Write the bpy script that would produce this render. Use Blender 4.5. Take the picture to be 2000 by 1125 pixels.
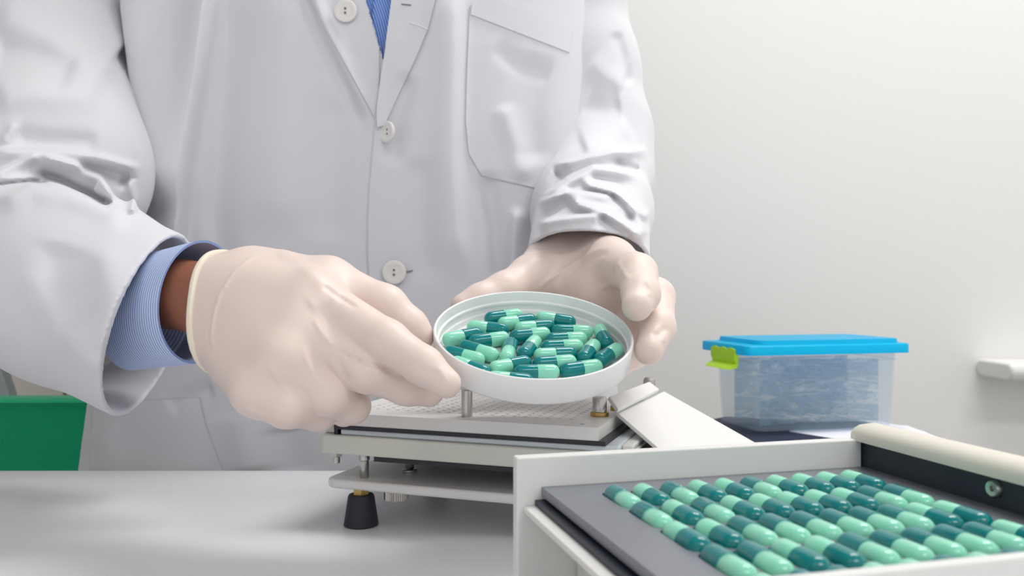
import bpy, math, random
import numpy as np
from mathutils import Vector, Matrix
random.seed(7); np.random.seed(7)
for o in list(bpy.data.objects): bpy.data.objects.remove(o)
COL = bpy.context.scene.collection
SC = bpy.context.scene

# ------------------------------------------------------------------ camera, world, lights, exposure
T = 0.82                      # height of the table top above the floor
F = 1650.0                    # focal length in pixels of the 2000 px wide photograph
H = T + 0.156                 # eye height of the camera
cam_d = bpy.data.cameras.new('camera'); cam = bpy.data.objects.new('camera', cam_d); COL.objects.link(cam)
cam.location = (0, 0, H); cam.rotation_euler = (math.pi/2, 0, 0)
cam_d.sensor_width = 36; cam_d.lens = 36*F/2000; cam_d.clip_start = 0.01
cam_d.dof.use_dof = True; cam_d.dof.focus_distance = 0.50; cam_d.dof.aperture_fstop = 14
SC.camera = cam
w = bpy.data.worlds.new('world'); SC.world = w; w.use_nodes = True
w.node_tree.nodes['Background'].inputs[0].default_value = (0.97, 0.98, 1.0, 1)
w.node_tree.nodes['Background'].inputs[1].default_value = 0.78
def area(name, loc, sx, sy, power, col=(1, 1, 1), rot=(0, 0, 0)):
    l = bpy.data.lights.new(name, 'AREA'); l.shape = 'RECTANGLE'; l.size = sx; l.size_y = sy; l.energy = power; l.color = col
    o = bpy.data.objects.new(name, l); COL.objects.link(o); o.location = loc; o.rotation_euler = rot
    return o
area('ceiling_lamp_light', (0.72, 0.90, 2.58), 1.2, 0.30, 19, (1.0, 0.985, 0.96))
area('ceiling_lamp_light.001', (-0.75, -0.75, 2.58), 1.2, 0.30, 2.5, (1.0, 0.985, 0.96))
area('ceiling_lamp_light.002', (0.85, -0.9, 2.58), 1.2, 0.30, 13, (1.0, 0.985, 0.96))
SC.view_settings.view_transform = 'Standard'; SC.view_settings.look = 'None'
SC.view_settings.gamma = 1; SC.view_settings.use_curve_mapping = False
SC.view_settings.exposure = 0.17

# ------------------------------------------------------------------ helpers
def P(px, py, D):
    """the point at depth D that the photograph shows at pixel px, py"""
    return np.array([(px-1000.0)/F*D, D, H-(py-562.5)/F*D])
def srgb(*c):
    return tuple(((v/255.0)/12.92 if v/255.0 <= .04045 else ((v/255.0+.055)/1.055)**2.4) for v in c)
MATS = {}
def mat(name, rgb, rough=.5, metal=0, bump=None, spec=.5, sss=0, trans=0, coat=0, ior=1.45, alpha=1, sheen=0, vary=0):
    m = bpy.data.materials.new(name); m.use_nodes = True; nt = m.node_tree; b = nt.nodes['Principled BSDF']
    c = srgb(*rgb)
    b.inputs['Base Color'].default_value = (*c, 1); b.inputs['Roughness'].default_value = rough
    b.inputs['Metallic'].default_value = metal; b.inputs['Specular IOR Level'].default_value = spec
    b.inputs['IOR'].default_value = ior; b.inputs['Alpha'].default_value = alpha
    if sss:
        b.inputs['Subsurface Weight'].default_value = sss; b.inputs['Subsurface Radius'].default_value = (.01, .006, .004); b.inputs['Subsurface Scale'].default_value = .4
    if trans: b.inputs['Transmission Weight'].default_value = trans
    if coat: b.inputs['Coat Weight'].default_value = coat; b.inputs['Coat Roughness'].default_value = .06
    if sheen: b.inputs['Sheen Weight'].default_value = sheen
    tc = nt.nodes.new('ShaderNodeTexCoord')
    if vary:
        n = nt.nodes.new('ShaderNodeTexNoise'); n.inputs['Scale'].default_value = 9; n.inputs['Detail'].default_value = 4
        nt.links.new(tc.outputs['Object'], n.inputs['Vector'])
        r = nt.nodes.new('ShaderNodeMapRange'); r.inputs[3].default_value = 1-vary; r.inputs[4].default_value = 1+vary
        nt.links.new(n.outputs['Fac'], r.inputs[0])
        mx = nt.nodes.new('ShaderNodeVectorMath'); mx.operation = 'SCALE'; mx.inputs[0].default_value = c
        nt.links.new(r.outputs[0], mx.inputs['Scale']); nt.links.new(mx.outputs[0], b.inputs['Base Color'])
    if bump:
        sc, st, dist = bump
        n = nt.nodes.new('ShaderNodeTexNoise'); n.inputs['Scale'].default_value = sc; n.inputs['Detail'].default_value = 3
        nt.links.new(tc.outputs['Object'], n.inputs['Vector'])
        bp = nt.nodes.new('ShaderNodeBump'); bp.inputs['Strength'].default_value = st; bp.inputs['Distance'].default_value = dist
        nt.links.new(n.outputs['Fac'], bp.inputs['Height']); nt.links.new(bp.outputs[0], b.inputs['Normal'])
    MATS[name] = m
    return m
def stripe_mat(name, ca, cb, freq, axis='Y', rough=.85):
    """two-tone woven stripe along one UV axis"""
    m = mat(name, ca, rough, spec=.15); nt = m.node_tree; b = nt.nodes['Principled BSDF']
    uv = nt.nodes.new('ShaderNodeUVMap'); sp = nt.nodes.new('ShaderNodeSeparateXYZ'); nt.links.new(uv.outputs[0], sp.inputs[0])
    mu = nt.nodes.new('ShaderNodeMath'); mu.operation = 'MULTIPLY'; mu.inputs[1].default_value = freq*2*math.pi
    nt.links.new(sp.outputs[axis], mu.inputs[0])
    s = nt.nodes.new('ShaderNodeMath'); s.operation = 'SINE'; nt.links.new(mu.outputs[0], s.inputs[0])
    r = nt.nodes.new('ShaderNodeMapRange'); r.inputs[1].default_value = -.6; r.inputs[2].default_value = .6; nt.links.new(s.outputs[0], r.inputs[0])
    mx = nt.nodes.new('ShaderNodeMix'); mx.data_type = 'RGBA'
    mx.inputs[6].default_value = (*srgb(*ca), 1); mx.inputs[7].default_value = (*srgb(*cb), 1)
    nt.links.new(r.outputs[0], mx.inputs[0]); nt.links.new(mx.outputs[2], b.inputs['Base Color'])
    return m

def link(name, me, m=None, parent=None, smooth=None):
    o = bpy.data.objects.new(name, me); COL.objects.link(o)
    if m is not None and not me.materials: me.materials.append(m)
    if parent is not None: o.parent = parent
    return o
def mesh(name, v, f, m=None, parent=None, smooth=True, sharp=None, uv=None, bevel=None):
    me = bpy.data.meshes.new(name)
    if isinstance(f, np.ndarray):
        v = np.asarray(v, np.float32); nf, k = f.shape
        me.vertices.add(len(v)); me.vertices.foreach_set('co', v.ravel())
        me.loops.add(nf*k); me.loops.foreach_set('vertex_index', f.astype(np.int32).ravel())
        me.polygons.add(nf); me.polygons.foreach_set('loop_start', np.arange(0, nf*k, k, dtype=np.int32))
        me.update(calc_edges=True); me.validate()
    else:
        me.from_pydata([tuple(map(float, p)) for p in v], [], [tuple(map(int, q)) for q in f]); me.update()
    if uv is not None:
        lay = me.uv_layers.new(name='UVMap'); li = np.zeros(len(me.loops), np.int32); me.loops.foreach_get('vertex_index', li)
        lay.data.foreach_set('uv', np.asarray(uv, np.float32)[li].ravel())
    if smooth:
        me.polygons.foreach_set('use_smooth', [True]*len(me.polygons))
        if sharp: me.set_sharp_from_angle(angle=math.radians(sharp))
    o = link(name, me, m, parent)
    if bevel:
        bm_ = o.modifiers.new('bevel', 'BEVEL'); bm_.width = bevel; bm_.segments = 3; bm_.limit_method = 'ANGLE'; bm_.angle_limit = math.radians(40)
    return o
def tag(o, label=None, cat=None, group=None, kind=None):
    if label: o['label'] = label
    if cat: o['category'] = cat
    if group: o['group'] = group
    if kind: o['kind'] = kind
    return o
def empty(name, loc=(0, 0, 0), rz=0):
    o = bpy.data.objects.new(name, None); COL.objects.link(o); o.location = loc; o.rotation_euler = (0, 0, rz); o.empty_display_size = .02
    return o
class MB:
    """collects shapes into one vertex / face list"""
    def __init__(s): s.v = []; s.f = []
    def add(s, v, f):
        n = len(s.v); s.v += [tuple(map(float, p)) for p in v]; s.f += [tuple(i+n for i in q) for q in f]; return s
    def box(s, x0, x1, y0, y1, z0, z1):
        return s.add([(x0,y0,z0),(x1,y0,z0),(x1,y1,z0),(x0,y1,z0),(x0,y0,z1),(x1,y0,z1),(x1,y1,z1),(x0,y1,z1)],
                     [(3,2,1,0),(4,5,6,7),(0,1,5,4),(1,2,6,5),(2,3,7,6),(3,0,4,7)])
    def prism(s, poly, z0, z1):
        n = len(poly)
        return s.add([(x,y,z0) for x,y in poly]+[(x,y,z1) for x,y in poly],
                     [tuple(range(n-1,-1,-1)), tuple(range(n,2*n))]+[(i,(i+1)%n,n+(i+1)%n,n+i) for i in range(n)])
    def slab(s, quad, nrm, t):
        """a plate: polygon in space given thickness t along nrm"""
        n = len(quad); q = [np.array(p) for p in quad]; d = np.array(nrm)*t
        return s.add(q+[p+d for p in q], [tuple(range(n-1,-1,-1)), tuple(range(n,2*n))]+[(i,(i+1)%n,n+(i+1)%n,n+i) for i in range(n)])
    def lathe(s, prof, seg=24, c=(0,0,0), ax='z', cap=True):
        """profile of (radius, height)"""
        v = []; f = []; n = len(prof)
        for i in range(seg):
            a = 2*math.pi*i/seg; ca, sa = math.cos(a), math.sin(a)
            for r, h in prof:
                p = (r*ca, r*sa, h) if ax == 'z' else ((h, r*ca, r*sa) if ax == 'x' else (r*sa, h, r*ca))
                v.append((p[0]+c[0], p[1]+c[1], p[2]+c[2]))
        for i in range(seg):
            j = (i+1) % seg
            for k in range(n-1): f.append((i*n+k, j*n+k, j*n+k+1, i*n+k+1))
        if cap:
            if prof[0][0] > 1e-7: f.append(tuple(i*n for i in range(seg-1,-1,-1)))
            if prof[-1][0] > 1e-7: f.append(tuple(i*n+n-1 for i in range(seg)))
        return s.add(v, f)
    def tube(s, pts, r, seg=10, closed=False):
        pts = [np.array(p, float) for p in pts]; n = len(pts); rs = r if hasattr(r, '__len__') else [r]*n
        v = []; f = []; up = None
        for i in range(n):
            t = (pts[(i+1)%n]-pts[i-1]) if closed else (pts[min(i+1,n-1)]-pts[max(i-1,0)])
            t = t/np.linalg.norm(t)
            if up is None:
                up = np.cross(t, [0,0,1.]); up = up if np.linalg.norm(up) > .1 else np.cross(t, [1.,0,0])
            up = up-t*np.dot(up,t); up /= np.linalg.norm(up); w_ = np.cross(t, up)
            for k in range(seg):
                a = 2*math.pi*k/seg; v.append(pts[i]+rs[i]*(math.cos(a)*up+math.sin(a)*w_))
        for i in range(n if closed else n-1):
            j = (i+1) % n
            for k in range(seg):
                l = (k+1) % seg; f.append((i*seg+k, i*seg+l, j*seg+l, j*seg+k))
        if not closed: f += [tuple(range(seg-1,-1,-1)), tuple((n-1)*seg+k for k in range(seg))]
        return s.add(v, f)
    def build(s, name, m, parent=None, smooth=True, sharp=35, bevel=None):
        return mesh(name, s.v, s.f, m, parent, smooth, sharp, None, bevel)
def rrect(x0, x1, y0, y1, r, n=5):
    out = []
    for cx, cy, a0 in ((x1-r,y1-r,0),(x0+r,y1-r,90),(x0+r,y0+r,180),(x1-r,y0+r,270)):
        for i in range(n+1):
            a = math.radians(a0+90*i/n); out.append((cx+r*math.cos(a), cy+r*math.sin(a)))
    return out

# ---- signed distance modelling: tapered limbs blended into one continuous surface
def cone(p, a, b, ra, rb):
    a = np.asarray(a, np.float32); b = np.asarray(b, np.float32); ab = b-a
    t = np.clip(((p-a)@ab)/float(ab@ab), 0, 1)
    d = p-a-t[:, None]*ab
    return np.sqrt((d*d).sum(1))-(ra+(rb-ra)*t)
def smin(a, b, k):
    h = np.clip(.5+.5*(b-a)/k, 0, 1)
    return b+(a-b)*h-k*h*(1-h)
def ellip(p, c, r):
    q = (p-np.asarray(c, np.float32))/np.asarray(r, np.float32); k0 = np.sqrt((q*q).sum(1)); k1 = np.sqrt(((q/np.asarray(r, np.float32))**2).sum(1))
    return k0*(k0-1)/np.maximum(k1, 1e-6)
def surface(fn, lo, hi, h):
    """surface nets over a block-sparse grid"""
    lo = np.array(lo, np.float32); hi = np.array(hi, np.float32); B = 4
    nb = np.ceil((hi-lo)/(h*B)).astype(int); n = nb*B
    ax = [lo[i]+(np.arange(nb[i])+.5)*h*B-.5*h for i in range(3)]
    g = np.stack(np.meshgrid(*ax, indexing='ij'), -1).reshape(-1, 3).astype(np.float32)
    c = fn(g).reshape(nb)
    near = np.abs(c) < h*B*1.6+.004
    full = np.repeat(np.repeat(np.repeat(near, B, 0), B, 1), B, 2)
    f = np.where(np.repeat(np.repeat(np.repeat(c, B, 0), B, 1), B, 2) < 0, -1., 1.).astype(np.float32)
    idx = np.argwhere(full); pts = lo+idx.astype(np.float32)*h
    val = np.concatenate([fn(pts[i:i+400000]) for i in range(0, len(pts), 400000)])
    f[full] = val
    s = f < 0
    cs = s[:-1,:-1,:-1].astype(np.int8)
    for d in ((1,0,0),(0,1,0),(0,0,1),(1,1,0),(1,0,1),(0,1,1),(1,1,1)):
        cs = cs + s[d[0]:n[0]-1+d[0], d[1]:n[1]-1+d[1], d[2]:n[2]-1+d[2]]
    act = (cs > 0) & (cs < 8); ci = np.argwhere(act); vid = -np.ones(act.shape, np.int64); vid[act] = np.arange(len(ci))
    acc = np.zeros((len(ci), 3)); cnt = np.zeros(len(ci))
    cor = [(i,j,k) for i in (0,1) for j in (0,1) for k in (0,1)]
    for a_ in cor:
        for x in range(3):
            if a_[x]: continue
            b_ = list(a_); b_[x] = 1
            fa = f[ci[:,0]+a_[0], ci[:,1]+a_[1], ci[:,2]+a_[2]]; fb = f[ci[:,0]+b_[0], ci[:,1]+b_[1], ci[:,2]+b_[2]]
            m = (fa < 0) != (fb < 0); t = np.where(m, fa/np.where(m, fa-fb, 1), 0)
            off = np.tile(np.array(a_, float), (len(ci), 1)); off[:, x] += t
            acc[m] += off[m]; cnt[m] += 1
    v = lo+(ci+acc/cnt[:, None])*h
    faces = []
    for x in range(3):
        y, z = (x+1) % 3, (x+2) % 3
        sl = [slice(None)]*3; sl[x] = slice(0, n[x]-1); sl2 = list(sl); sl2[x] = slice(1, n[x])
        e = np.argwhere(s[tuple(sl)] != s[tuple(sl2)])
        e = e[(e[:, y] > 0) & (e[:, z] > 0) & (e[:, y] < n[y]-1) & (e[:, z] < n[z]-1)]
        q = []
        for dy, dz in ((1,1),(0,1),(0,0),(1,0)):
            c_ = e.copy(); c_[:, y] -= dy; c_[:, z] -= dz; q.append(vid[c_[:,0], c_[:,1], c_[:,2]])
        q = np.stack(q, 1); ins = s[e[:,0], e[:,1], e[:,2]]
        q[~ins] = q[~ins][:, ::-1]
        faces.append(q)
    fc = np.concatenate(faces); fc = fc[(fc >= 0).all(1)]
    return v, fc
def relax(v, f, it=3, lam=.5):
    """light smoothing"""
    e = np.concatenate([f[:, [0,1]], f[:, [1,2]], f[:, [2,3]], f[:, [3,0]]]); n = len(v)
    for k in range(it):
        s = np.zeros_like(v)
        for c in range(3):
            s[:, c] = np.bincount(e[:,0], v[e[:,1], c], n)+np.bincount(e[:,1], v[e[:,0], c], n)
        d = np.bincount(e[:,0], minlength=n)+np.bincount(e[:,1], minlength=n)
        v = v+lam*(s/np.maximum(d, 1)[:, None]-v)
    return v
def folds(x, y, z, lines):
    """cloth relief: each fold is a crest line (given where the photograph shows it), a height in metres and a width to either side"""
    px = 1000+x/y*F; py = 562.5-(z-H)/y*F
    out = np.zeros(len(px), np.float64)
    for pts, amp, wp, wn in lines:
        best = np.full(len(px), 1e9); side = np.zeros(len(px)); along = np.zeros(len(px)); run = 0.0
        for (ax_, ay), (bx, by) in zip(pts[:-1], pts[1:]):
            dx, dy = bx-ax_, by-ay; L = dx*dx+dy*dy; ln = math.sqrt(L)
            t = np.clip(((px-ax_)*dx+(py-ay)*dy)/L, 0, 1)
            d = np.hypot(px-ax_-t*dx, py-ay-t*dy); m = d < best
            cr = dx*(py-ay)-dy*(px-ax_)
            best = np.where(m, d, best); side = np.where(m, cr, side); along = np.where(m, run+t*ln, along); run += ln
        wd = np.where(side > 0, wp, wn)
        e = np.clip(np.minimum(along, run-along)/(.16*run), 0, 1); e = e*e*(3-2*e)
        if run < 60: e = .35+.65*e
        out += amp*e*np.exp(-(best/wd)**2)
    return out

# ------------------------------------------------------------------ materials
M_coat = mat('white_cotton', (217, 217, 222), .92, bump=(900, .12, .0006), spec=.15, sheen=.12)
M_glove = mat('latex', (229, 211, 203), .42, bump=(120, .12, .0008), spec=.4, sss=.12, vary=.03)
M_bead = mat('latex_rolled', (232, 222, 205), .4, spec=.4)
M_skin = mat('skin', (150, 96, 74), .55, bump=(260, .25, .0008), sss=.1, vary=.08)
M_hair = mat('hair', (40, 32, 28), .6)
M_dark = mat('dark_trousers', (45, 48, 58), .9)
M_leather = mat('black_leather', (30, 30, 32), .4)
M_shirt = stripe_mat('striped_shirt', (84, 122, 210), (164, 190, 238), 430, 'X')
M_cuff = stripe_mat('striped_cuff', (146, 170, 224), (216, 226, 247), 420, 'Y')
M_button = mat('button_plastic', (232, 229, 226), .3, spec=.5)
M_thread = mat('button_hole', (120, 120, 125), .8)
M_table = mat('table_laminate', (224, 224, 227), .34, spec=.35, bump=(700, .04, .0004))
M_wall = mat('wall_paint', (240, 239, 237), .75, spec=.2, bump=(60, .05, .001))
M_floor = mat('floor_vinyl', (176, 174, 170), .5, vary=.05)
M_ceil = mat('ceiling_paint', (235, 235, 235), .9)
M_acryl = mat('white_acrylic', (226, 226, 224), .35, spec=.45, sss=.05)
M_frame = mat('aged_white_metal', (212, 214, 205), .38, spec=.5, vary=.04)
M_milky = mat('milky_plate', (208, 216, 222), .35)
M_black = mat('black_plate', (40, 38, 44), .45)
M_anod = mat('grey_anodised_plate', (138, 141, 150), .36, metal=.5, bump=(300, .05, .0004))
M_steel = mat('steel', (190, 188, 184), .28, metal=1)
M_brass = mat('brass', (190, 158, 98), .35, metal=.9, vary=.08)
M_rubber = mat('black_rubber', (34, 36, 46), .5)
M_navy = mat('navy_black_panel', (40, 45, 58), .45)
M_cream = mat('cream_plastic', (224, 220, 208), .4)
M_dish = mat('white_lid_plastic', (238, 239, 239), .32, spec=.45, sss=.08)
M_teal = mat('capsule_teal', (0, 126, 128), .12, spec=.3, coat=.45)
M_mint = mat('capsule_mint', (142, 222, 194), .12, spec=.35, coat=.5)
M_blue = mat('blue_lid_plastic', (20, 160, 226), .35, spec=.4)
M_lime = mat('lime_plastic', (190, 236, 36), .4)
M_green = mat('green_upholstery', (0, 166, 116), .95, bump=(500, .5, .002), spec=.1, sheen=.3)
M_paper = mat('white_paper', (236, 234, 242), .8)
M_folder = mat('dark_navy_cover', (34, 36, 62), .6, bump=(200, .2, .001))
M_cab = mat('cream_cabinet', (226, 219, 212), .6)
M_cab2 = mat('ivory_cabinet', (216, 213, 192), .6)
M_gap = mat('cabinet_gap', (96, 84, 74), .8)
M_greymetal = mat('grey_painted_metal', (168, 172, 178), .45)
def translucent(name, tint, see, thru, rough):
    """thin cloudy plastic: part clear, part scattering to both sides, with a soft sheen"""
    m = mat(name, tint, rough, spec=.4); nt = m.node_tree; b = nt.nodes['Principled BSDF']
    t = nt.nodes.new('ShaderNodeBsdfTransparent'); tl = nt.nodes.new('ShaderNodeBsdfTranslucent'); tl.inputs[0].default_value = (*srgb(*tint), 1)
    m1 = nt.nodes.new('ShaderNodeMixShader'); m1.inputs[0].default_value = thru
    nt.links.new(b.outputs[0], m1.inputs[1]); nt.links.new(tl.outputs[0], m1.inputs[2])
    mx = nt.nodes.new('ShaderNodeMixShader'); mx.inputs[0].default_value = 1-see
    nt.links.new(t.outputs[0], mx.inputs[1]); nt.links.new(m1.outputs[0], mx.inputs[2])
    nt.links.new(mx.outputs[0], nt.nodes['Material Output'].inputs['Surface'])
    return m
M_clear = translucent('frosted_box_plastic', (214, 233, 245), .84, .5, .3)
M_bag = translucent('thin_bag_film', (250, 251, 253), .5, .5, .2)
def bag_layers(m):
    nt = m.node_tree; tc = nt.nodes.new('ShaderNodeTexCoord'); mp = nt.nodes.new('ShaderNodeMapping')
    mp.inputs['Scale'].default_value = (14, 6, 60); mp.inputs['Rotation'].default_value = (0, .42, 0)
    n = nt.nodes.new('ShaderNodeTexNoise'); n.inputs['Scale'].default_value = 1.6; n.inputs['Detail'].default_value = 5; n.inputs['Roughness'].default_value = .6; n.inputs['Distortion'].default_value = 1.4
    nt.links.new(tc.outputs['Object'], mp.inputs[0]); nt.links.new(mp.outputs[0], n.inputs['Vector'])
    r = nt.nodes.new('ShaderNodeMapRange'); r.inputs[1].default_value = .50; r.inputs[2].default_value = .66
    nt.links.new(n.outputs['Fac'], r.inputs[0])
    c = nt.nodes.new('ShaderNodeMix'); c.data_type = 'RGBA'; c.inputs[6].default_value = (*srgb(158, 194, 220), 1); c.inputs[7].default_value = (*srgb(250, 251, 253), 1)
    nt.links.new(r.outputs[0], c.inputs[0])
    for nd in nt.nodes:
        if nd.type == 'BSDF_PRINCIPLED': nt.links.new(c.outputs[2], nd.inputs['Base Color'])
        if nd.type == 'BSDF_TRANSLUCENT': nt.links.new(c.outputs[2], nd.inputs[0])
    for l in list(nt.links):
        if l.to_node.type == 'OUTPUT_MATERIAL': l.from_node.inputs[0].default_value = .62
bag_layers(M_bag)
M_blue = translucent('blue_lid_translucent', (0, 208, 246), 0.0, .4, .3)

# ------------------------------------------------------------------ room
def struct(name, mb, m, bevel=None): return tag(mb.build(name, m, None, False, None, bevel), kind='structure')
struct('floor', MB().box(-2.6, 2.2, -2.2, 2.5, -.05, 0), M_floor)
struct('ceiling', MB().box(-2.6, 2.2, -2.2, 2.5, 2.65, 2.7), M_ceil)
struct('wall_back', MB().box(-2.6, 2.2, 2.4, 2.5, 0, 2.65), M_wall)
struct('wall_partition', MB().box(-.10, 2.2, 1.24, 2.4, 0, 2.65), M_wall)
struct('wall_right', MB().box(2.1, 2.2, -2.2, 1.24, 0, 2.65), M_wall)
struct('wall_left', MB().box(-2.7, -2.6, -2.2, 2.5, 0, 2.65), M_wall)
for i, (lx, ly) in enumerate(((.72, .90), (-.75, -.75), (.85, -.9))):
    e = tag(empty('ceiling_light', (lx, ly, 2.65)), ['ceiling panel light over the right of the table', 'ceiling panel light left of and behind the camera', 'ceiling panel light right of and behind the camera'][i], 'ceiling light')
    MB().box(-.64, .64, -.19, .19, -.04, 0).build('light_frame', M_greymetal, e, False, None)
    MB().box(-.60, .60, -.15, .15, -.05, -.04).build('diffuser', M_paper, e, False, None)
# cabinet behind, at the left
cb = tag(empty('cabinet', (-1.2, 1.95, 0)), 'tall pale cabinet with two doors behind the green chair', 'cabinet')
MB().box(-.9, .75, .025, .44, 0, 2.1).build('carcass', M_gap, cb, False, None)
MB().box(-.9, .163, 0, .022, .06, 2.08).build('door', M_cab, cb, False, None, .002)
tag(MB().box(.171, .75, 0, .022, .06, 2.08).build('door', M_cab2, cb, False, None, .002), 'ivory cabinet door')
pn = tag(empty('grey_panel', (-1.22, 1.7, 0)), 'grey slanted metal panel leaning at the far left behind the chair', 'panel')
q = [P(-60, 640, 1.7), P(-6, 700, 1.7), P(21, 783, 1.7), (-.96, 1.7, 0.0), (-1.12, 1.7, 0.0)]
q = [np.array(a)-np.array([-1.22, 1.7, 0]) for a in q]
MB().slab(q, (0, 1, 0), .03).build('panel_sheet', M_greymetal, pn, False, None, .003)
# wall ledge at the right
lg = tag(empty('wall_ledge', (.72, 1.239, T+.0405)), 'white rounded ledge on the wall at the right edge', 'ledge')
a0, a1 = P(1951, 721, 1.2), (1.55, 1.2, T+.042)
prof = rrect(-.07, .02, -.0125, .0125, .012, 6)
mb = MB(); n = len(prof); x0 = .963/1.65*1.165-.72
v = [(x0, y, z) for y, z in prof]+[(.85, y, z-.008) for y, z in prof]
mb.add(v, [tuple(range(n-1,-1,-1)), tuple(range(n, 2*n))]+[(i, (i+1)%n, n+(i+1)%n, n+i) for i in range(n)])
for i, p in enumerate(mb.v): mb.v[i] = (p[0], p[1]-.02, p[2])
mb.build('ledge_board', M_acryl, lg, True, 40, .004)

# ------------------------------------------------------------------ table and side counter
tb = tag(empty('table', (-.25, .4, 0)), 'white laminate work table carrying the capsule machines', 'table')
MB().box(-1.1, 1.35, -.45, .323, T-.03, T).build('tabletop', M_table, tb, False, None, .002)
for x in (-1.05, 1.3):
    for y in (-.40, .27): MB().box(x-.025, x+.025, y-.025, y+.025, 0, T-.03).build('leg', M_greymetal, tb, False, None, .002)
ct = tag(empty('side_counter', (.9, .98, 0)), 'narrow white side stand behind the table under the plastic box', 'stand')
MB().box(-.70, -.445, -.255, .02, T-.04, T-.005).build('counter_top', M_table, ct, False, None, .002)
MB().box(-.68, -.46, -.23, .0, 0, T-.04).build('counter_body', M_cab, ct, False, None)

# ------------------------------------------------------------------ green chair
ch = tag(empty('office_chair', (-.66, 1.32, 0)), 'green upholstered office chair behind the lab coat at the left', 'chair')
zt = T+.156-1.05*(217.5/F)
bp = rrect(-.30, .26, zt-.36, zt, .035, 6); mb = MB()
N = len(bp); rings = []
for y, ins in ((-.285, .012), (-.292, .004), (-.287, .0), (-.25, 0), (-.235, .01)):
    cx, cz = -.02, zt-.18
    rings.append([(cx+(x-cx)*(1-ins/.28), y+.02, cz+(z-cz)*(1-ins/.18)) for x, z in bp])
v = [p for r in rings for p in r]; f = [tuple(range(N)), tuple((len(rings)-1)*N+i for i in range(N-1,-1,-1))]
for k in range(len(rings)-1): f += [(k*N+i, k*N+N+i, k*N+N+(i+1)%N, k*N+(i+1)%N) for i in range(N)]
mb.add(v, f).build('backrest', M_green, ch, True, 60)
MB().prism(rrect(-.25, .23, -.22, .22, .06), .44, .51).build('seat', M_green, ch, True, 40, .015)
MB().box(-.05, .01, -.225, -.20, .40, zt-.1).build('back_support', M_leather, ch, False, None, .004)
MB().lathe([(.03, .10), (.03, .44)], 16).build('gas_column', M_leather, ch)
for k in range(5):
    a = 2*math.pi*k/5+.3
    MB().tube([(0, 0, .12), (.26*math.cos(a), .26*math.sin(a), .075)], [.022, .014], 8).build('leg', M_leather, ch)
    MB().lathe([(.012, -.012), (.03, -.012), (.03, .012), (.012, .012)], 16, (.26*math.cos(a), .26*math.sin(a), .031), 'x').build('castor', M_rubber, ch)

# ------------------------------------------------------------------ person
person = tag(empty('person', (-.14, .89, 0)), 'person in a white lab coat and latex gloves holding the white lid of capsules', 'person')
OFF = np.array([-.14, .89, 0])
def pmesh(name, v, f, m, parent=person, **k):
    """mesh given in room coordinates, stored relative to the person"""
    return mesh(name, np.asarray(v)-OFF, f, m, parent, **k)
# --- coat body: a lofted volume with the relief of its folds
ZK = np.array([-.42, -.2, -.06, .05, .12, .2, .3, .38, .45, .52, .57, .61])
XC = np.array([-.172, -.172, -.169, -.162, -.158, -.156, -.157, -.158, -.158, -.155, -.145, -.14])
AW = np.array([.31, .295, .284, .272, .264, .255, .245, .243, .243, .235, .18, .10])
YF = np.array([.775, .772, .768, .764, .762, .762, .764, .768, .776, .800, .830, .86])
YB = np.array([1.04, 1.03, 1.02, 1.005, .995, .99, .99, 1.0, 1.01, 1.01, 1.0, .97])
def prof1(tab, z): return np.interp(z, ZK, tab)
NEXP = 2.4
COAT_LINES = [
    ([(425,-60),(412,10),(392,170),(375,300),(362,420),(345,540)], .0210, 48, 9),      # side fold with a sharp right edge
    ([(262,-80),(268,40),(282,150),(300,270),(312,420)], .0340, 13, 55),     # front panel standing proud of the armhole
    ([(450,-40),(430,180),(415,420),(430,600)], -0.0085, 16, 40),
    ([(560,-40),(550,200),(540,470)], 0.0068, 60, 60),
    ([(592,-60),(640,60),(690,160),(728,235)], 0.0051, 10, 16),                  # rolled edge of the inner lapel
    ([(575,-60),(610,40),(670,170),(715,270)], -0.0051, 10, 14),
    ([(660,180),(650,330),(640,480)], -0.0051, 45, 40),
    ([(800,140),(775,230),(765,330)], -0.0059, 22, 22),
    ([(884,-60),(884,120),(880,300),(890,460),(905,560)], 0.0093, 40, 22),
    ([(820,300),(815,420),(830,560)], -0.0051, 30, 30),
    ([(950,330),(965,440),(975,560)], -0.0076, 18, 18),
    ([(1010,400),(1004,480),(1000,570)], 0.0085, 12, 16),
    ([(1050,100),(1035,220),(1045,330)], -0.0059, 40, 30),
    ([(980,200),(1010,290),(1020,360)], 0.0051, 20, 20),
    ([(960,90),(1010,130),(1080,150)], -0.0034, 15, 25),
    ([(330,800),(360,780),(420,760)], -0.0051, 14, 20),
    ([(200,830),(220,880),(215,930)], 0.0068, 30, 30),
    ([(470,800),(480,860),(490,930)], 0.0068, 40, 40),
    ([(560,830),(575,930)], -0.0068, 40, 40),
]
PLACKET = [(765,-80),(766,0),(752,110),(741,170),(734,230),(727,300),(721,370),(718,440),(718,500),(722,560),(730,640),(738,720),(742,930)]
def placket_step(px, py):
    """the wearer's left front laps over the right one: a real step of one cloth thickness at its edge"""
    ys = np.array([p[1] for p in PLACKET], float); xs = np.array([p[0] for p in PLACKET], float)
    d = px-np.interp(py, ys, xs)
    return .0032*np.clip(d/1.5+.5, 0, 1)*np.exp(-(np.maximum(d, 0)/170.)**2)
def stitch(px, py):
    out = np.zeros(len(px))
    return out
def front_base(x, z):
    zr = z-T
    xc, a, yf, yb = prof1(XC, zr), prof1(AW, zr), prof1(YF, zr), prof1(YB, zr)
    yc = yf*.47+yb*.53; u = np.clip(np.abs((x-xc)/a), 0, 1)
    return yc-(yc-yf)*(1-u**NEXP)**(1/NEXP)
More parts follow.
